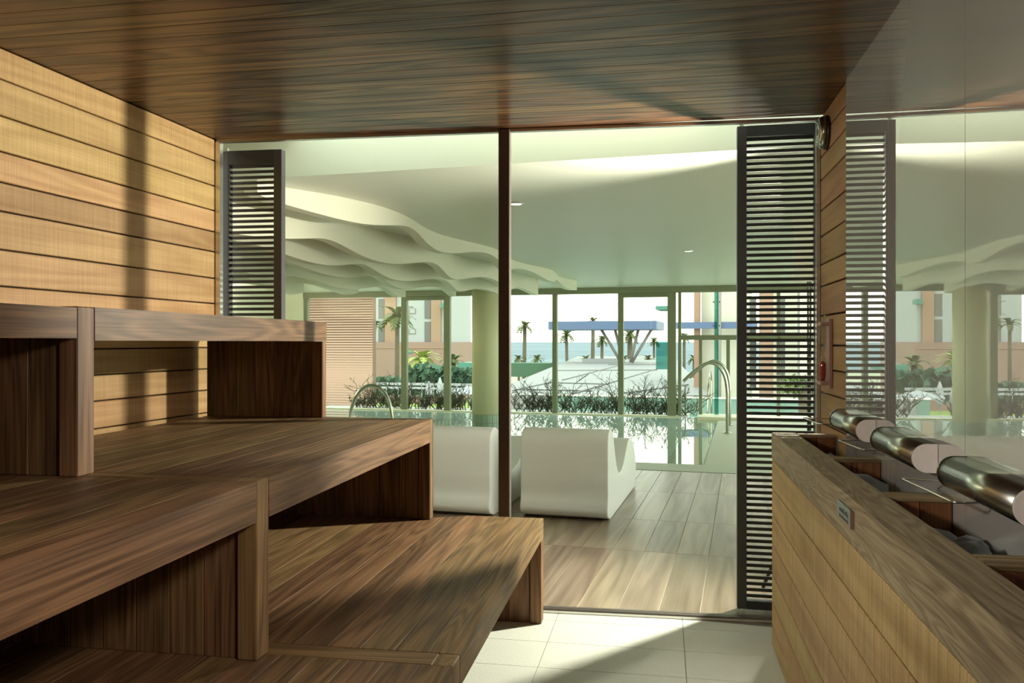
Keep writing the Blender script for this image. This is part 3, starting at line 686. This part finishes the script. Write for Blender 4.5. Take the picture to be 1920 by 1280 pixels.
# teal parapet
pp = empty('terrace_parapet', hall(-1.2, 23.9, -8), -HALL, 'teal parapet along the near edge of the terrace roof', 'parapet')
for k in range(8):
    hchild(pp, 'wall_panel', (-8.0 + k * 1.62, 23.9, -3.0), (-6.395 + k * 1.62, 24.0, -.29), plain('teal_parapet', (.10, .20, .17), .15) if k == 0 else bpy.data.materials['teal_parapet'])
hchild(pp, 'rail', (-8.0, 23.86, -.29), (5.0, 24.04, -.25), M_alu)
hchild(pp, 'wall_base', (-8.0, 23.92, -8.0), (5.0, 24.0, -3.0), M_concrete)
# terrace roof
tv = [view(905, 741, 24.5), view(1330, 741, 24.5), view(1262, 667.5, 91), view(1084, 667.5, 91)]
zt = -.275
tr = empty('terrace_roof', (0, 40, zt), 0, 'broad pale grey terrace roof with dark seams beyond the planter', 'roof')
V = [(p.x, p.y - 40, 0) for p in tv] + [(p.x, p.y - 40, -.4) for p in tv]
mesh('roof_deck', V, [[0, 1, 2, 3], [4, 7, 6, 5], [0, 4, 5, 1], [1, 5, 6, 2], [2, 6, 7, 3], [3, 7, 4, 0]], M_terr, tr)
def ground_at(u, v, z): 
    dep = (H - z) * F_PX / (v - 641); return view(u, v, dep)
for (u0, v0), (u1, v1) in (((962, 733), (1030, 718)), ((1030, 718), (1140, 721)), ((1055, 713), (1158, 686)), ((1075, 739), (1232, 692)), ((1036, 695), (1232, 694)), ((980, 731), (1110, 734)), ((1140, 684), (1232, 684)), ((1160, 739), (1290, 722))):
    a, b = ground_at(u0, v0, zt), ground_at(u1, v1, zt); d = (b - a); sd = d.cross(Vector((0, 0, 1))).normalized() * (.0012 * (a - Vector((0, 0, H))).length * .5 + .012)
    V = []
    for h_ in (.0, .04):
        for p in (a - sd, a + sd, b + sd, b - sd): V.append((p.x, p.y - 40, h_))
    mesh('roof_seam', V, [[0, 1, 2, 3], [4, 7, 6, 5], [0, 4, 5, 1], [1, 5, 6, 2], [2, 6, 7, 3], [3, 7, 4, 0]], M_rib, tr)
o = far('roof_box', 1092, 1165, 673, 684, 62, 2, M_wht); tag(o, 'long low white box on the terrace roof', 'roof box')
# canopy
cpy = empty('canopy', vD(1130, 618, 60), -HALL, 'long flat blue canopy slab on slanted grey struts', 'canopy')
far('slab', 1028, 1231, 601, 618, 60, 6, M_blue, cpy)
inv = cpy.matrix_world
def loc_in(o, p): return Matrix.Rotation(HALL, 3, 'Z') @ (p - o.location)
for (u0, v0), (u1, v1) in (((1127, 617), (1164, 674)), ((1153, 617), (1168, 674)), ((1197, 617), (1182, 675)), ((1222, 617), (1185, 675))):
    d0 = 62; V, Fc = tube_data([loc_in(cpy, vD(u0, v0, d0)), loc_in(cpy, vD(u1, v1 + 4, d0))], .11, 8); mesh('strut', V, Fc, M_strut, cpy, smooth=True)
# palms
_fr = {}
def frond_mesh(m, ln):
    k = (m.name, ln)
    if k in _fr: return _fr[k]
    V, Fc = [], []; n = 7
    for i in range(n + 1):                                    # arching rib
        t = i / n; x = ln * t * (1 - .12 * t); z = ln * (.55 * t - .85 * t * t); V.append(Vector((x, 0, z)))
    base = list(V); V = []
    for i in range(n):                                        # leaflets in pairs
        p, q = base[i], base[i + 1]; wd = ln * .21 * math.sin(math.pi * (.15 + .8 * i / n))
        for s in (-1, 1):
            b = len(V); V += [p, q, q + Vector((ln * .09, s * wd, -ln * .05)), p + (q - p) * .45 + Vector((ln * .05, s * wd * .9, -ln * .04))]; Fc.append([b, b + 1, b + 2, b + 3])
    me = bpy.data.meshes.new('frond'); me.from_pydata([tuple(v) for v in V], [], Fc); me.materials.append(m); _fr[k] = me; return me
def palm(u, v_crown, dep, zg, rtr, ln, label, m=None, n=16, seed=1, trunk=True):
    m = m or M_frond; top = view(u, v_crown, dep); rnd = random.Random(seed)
    r = empty('palm_tree', (top.x, top.y, zg), 0, label, 'palm', 'palms beyond the terrace'); h_ = top.z - zg
    V, Fc = tube_data([(0, 0, 0), (rnd.uniform(-.1, .1), 0, h_ * .5), (0, 0, h_)], rtr * 1.45, 8, r2=rtr * 1.1); mesh('trunk', V, Fc, M_trunk, r, smooth=True)
    me = frond_mesh(m, ln * 1.45)
    for k in range(n):
        o = bpy.data.objects.new('frond', me); link(o, r); o.location = (0, 0, h_); lvl = k % 3
        o.rotation_euler = (0, (-.75, -.2, .3)[lvl] + rnd.uniform(-.15, .15), 2 * math.pi * k / n * 1.0 + rnd.uniform(-.2, .2)); s = rnd.uniform(.85, 1.1); o.scale = (s, s, s)
palm(984, 612, 75, -8, .15, .75, 'tall palm standing free left of the blue canopy', seed=1)
palm(1062, 628, 76, -8, .12, .75, 'palm just right of the second window post under canopy end', seed=2)
palm(1112, 603, 78, -8, .15, .60, 'palm whose crown is hidden by the blue canopy', seed=3)
palm(1129, 638, 74, -8, .12, .62, 'short palm under the middle of the blue canopy', seed=4)
palm(1181, 628, 80, -8, .22, 1.0, 'thick palm between the canopy struts', seed=5)
palm(1226, 640, 82, -8, .10, .6, 'palm below the right end of the blue canopy', seed=6)
palm(745, 594, 92, -8, .22, 1.7, 'large palm in front of the white and orange building', M_frond, 18, 7)
palm(791, 674, 60, -8, .16, .95, 'yellow green fan palm in front of the pink podium', M_frond2, 20, 8)
palm(702, 612, 98, -8, .16, .9, 'palm at the left corner of the white building', M_frond, 14, 9)
palm(850, 678, 75, -8, .2, .9, 'dark drooping palm beside the round column', M_frond, 16, 10)
palm(1283, 632, 66, -8, .10, .5, 'slim palm seen through the glass beside the door', M_frond, 14, 11)
for i, (u, lb) in enumerate(((972, 'low palm crown above the teal hedge, left one'), (1007, 'low palm crown above the teal hedge, right one'), (1098, 'low palm at the foot of the canopy palms'), (1215, 'low palm right of the canopy struts'), (1170, 'low palm at the foot of the canopy struts'), (1301, 'low palm seen low through the glass beside the door'))):
    palm(u, 673, 74, -8, .10, .55, lb, M_frond, 14, 20 + i)
def leafy(name, u0, u1, v0, v1, dep, n, mat, label, size=.30, cat='hedge'):
    rnd = random.Random(u0 * 3 + v0); a, b = view(u0, v1, dep), view(u1, v0, dep); c = (a + b) / 2; V, Fc = [], []
    hx, hz = abs((b - a).dot(RT)) / 2, (b.z - a.z) / 2
    for _ in range(n):
        x = rnd.uniform(-1, 1); z = rnd.uniform(-1, 1) * math.sqrt(max(.05, 1 - x * x * .6)); yy = rnd.uniform(-.5, .5) * hx * .4
        p = Vector((x * hx, yy, z * hz)); t = Vector((rnd.uniform(-1, 1), rnd.uniform(-1, 1), rnd.uniform(-1, 1))).normalized(); s = t.orthogonal().normalized() * size * .5
        b_ = len(V); V += [p, p + t * size * .5 + s, p + t * size, p + t * size * .5 - s]; Fc.append([b_, b_ + 1, b_ + 2, b_ + 3])
    r = empty(name, (c.x, c.y, a.z), YAW, label, cat)
    for v in V: v.z += hz
    o = mesh('foliage', V, Fc, mat, r); tag(o, kind='stuff')
    st_ = tube('stem', [(0, 0, -8 - a.z), (0, 0, hz)], .12, M_trunk, r); return r
o = far('hedge', 957, 1030, 681, 706, 66, 3, M_hedge); tag(o, 'clipped teal green hedge left of the terrace roof', 'hedge')
leafy('shrub', 762, 838, 688, 735, 56, 420, M_hedge, 'dark green bush mass in front of the pink podium', .55, 'shrub')
leafy('shrub', 842, 886, 694, 722, 58, 300, M_hedge, 'dark green bushes left of the round column', .5, 'shrub')
leafy('shrub', 700, 752, 712, 735, 50, 240, M_hedge, 'low green bushes at the foot of the white building', .45, 'shrub')
leafy('shrub', 1472, 1542, 706, 742, 18, 260, M_leaf, 'yellow green shrub glimpsed through the right shutter', .14, 'shrub')
# slatted orange wall at left
ow = empty('slatted_wall', view(640, 760, 30), -HALL, 'orange slatted house wall filling the left window', 'wall')
far('backing', 560, 699, 470, 800, 30.06, .3, M_slatgap, ow)
v = 478
while v < 780:
    far('slat', 560, 698, v, v + 3.1, 30, .05, M_slat, ow); v += 4.7
# white and orange building
bd = empty('apartment_building', view(765, 766, 116), -HALL, 'white building with orange bays and dark stair windows', 'building')
far('wall', 680, 835, 440, 641, 116.4, 12, M_wht, bd)
far('podium', 655, 838, 641, 770, 115.6, 13, M_pink, bd)
for u0, u1 in ((721, 742), (808, 826)): far('orange_bay', u0, u1, 440, 641, 116.0, .5, M_orange, bd)
for u0, u1 in ((709.5, 720.5), (796, 807.5)):
    for v0, v1 in ((560, 597), (603, 640.5), (515, 554)): far('stair_window', u0, u1, v0, v1, 116.3, .3, M_dkglass, bd)
for vv in (578, 616, 540):
    f_ = far('window', 764, 779, vv, vv + 10, 116.3, .25, M_strut, bd); far('window_pane', 769, 778, vv + 1.2, vv + 8.8, 116.25, .1, M_wht, bd)
far('podium_window', 762, 773, 656, 662, 115.5, .2, M_teal, bd); far('podium_band', 655, 836, 651, 652.5, 115.5, .2, M_orange, bd)
far('balcony', 826, 836, 568, 577, 115.0, 1.2, M_teal, bd)
# garden objects at left
def closed_parasol(u, v0, v1, dep, label):
    top = view(u, v0, dep); bot = view(u, v1, dep); h_ = top.z - bot.z
    r = empty('closed_parasol', (bot.x, bot.y, -8), 0, label, 'parasol', 'closed white parasols in the garden')
    lathe('pole', [(.03, 0), (.03, bot.z + 8 + h_ * .1)], M_strut, r, 8); lathe('canopy', [(.16, 0), (.24, h_ * .25), (.20, h_ * .6), (.10, h_ * .85), (.02, h_)], M_wht, r, 10, loc=(0, 0, bot.z + 8))
closed_parasol(804, 714, 750, 50, 'closed white parasol, left one of the pair in the garden'); closed_parasol(825, 707, 748, 50, 'closed white parasol, right one of the pair in the garden')
pz = view(878, 727, 34); r = empty('open_parasol', (pz.x, pz.y, -8), 0, 'open white parasol beside the round column', 'parasol')
lathe('canopy', [(.95, 0), (.95, .05), (.03, .30)], M_wht, r, 8, loc=(0, 0, pz.z + 8 - .22), smooth=False); lathe('pole', [(.03, 0), (.03, pz.z + 8)], M_strut, r, 8)
o = far('garden_roof', 858, 892, 680, 690, 70, 4, M_teal); tag(o, 'flat teal garden roof left of the round column', 'roof')
gr = empty('garden_railing', view(770, 745, 40), -HALL, 'white garden railing behind the bushes', 'railing')
far('rail', 700, 886, 719, 721, 40, .05, M_wht, gr); far('rail', 700, 886, 727, 728, 40, .05, M_wht, gr)
for k in range(9): far('post', 702 + k * 22, 703.2 + k * 22, 719, 745, 40, .05, M_wht, gr)
# house at right seen through the door glazing and the shutter
hs = empty('side_house', view(1380, 760, 30), -HALL, 'white side house with orange pillars seen through the door', 'building')
far('wall', 1315, 1410, 470, 800, 30, 6, M_cream, hs)
far('orange_pillar', 1301, 1312, 470, 800, 29.6, .5, M_orange, hs)
far('blue_slab', 1262, 1420, 603, 616, 29.3, .4, M_blue, hs)
far('grey_pillar', 1344, 1352, 470, 800, 29.2, .4, M_strut, hs)
far('orange_pillar', 1424, 1450, 470, 800, 29.6, .5, M_orange, hs)
far('wall', 1450, 1500, 470, 800, 30, 6, M_cream, hs)
far('dark_window', 1460, 1472, 560, 730, 29.9, .2, M_dkglass, hs)
far('dark_window', 1406, 1418, 560, 730, 29.9, .2, M_dkglass, hs)
far('wall', 1500, 1640, 470, 800, 30.2, 6, M_ledge, hs)
far('dark_post', 1496, 1500, 470, 800, 29.6, .3, M_strut, hs)
o = far('balcony_block', 1230, 1262, 640, 692, 34, 1, M_rail_glass); tag(o, 'glass balcony beside the right door frame', 'balcony')
o = far('roof_slab', 1229, 1256, 573, 580, 46, 3, M_teal); tag(o, 'small teal roof slab right of the blue canopy', 'roof')
rl = empty('step_railing', view(1280, 782, 15.9), -HALL, 'low dark step railing outside beside the door frame', 'railing')
far('rail', 1270, 1286, 722, 724, 15.9, .03, M_strut, rl); far('post', 1283.5, 1286, 724, 782, 15.9, .03, M_strut, rl)
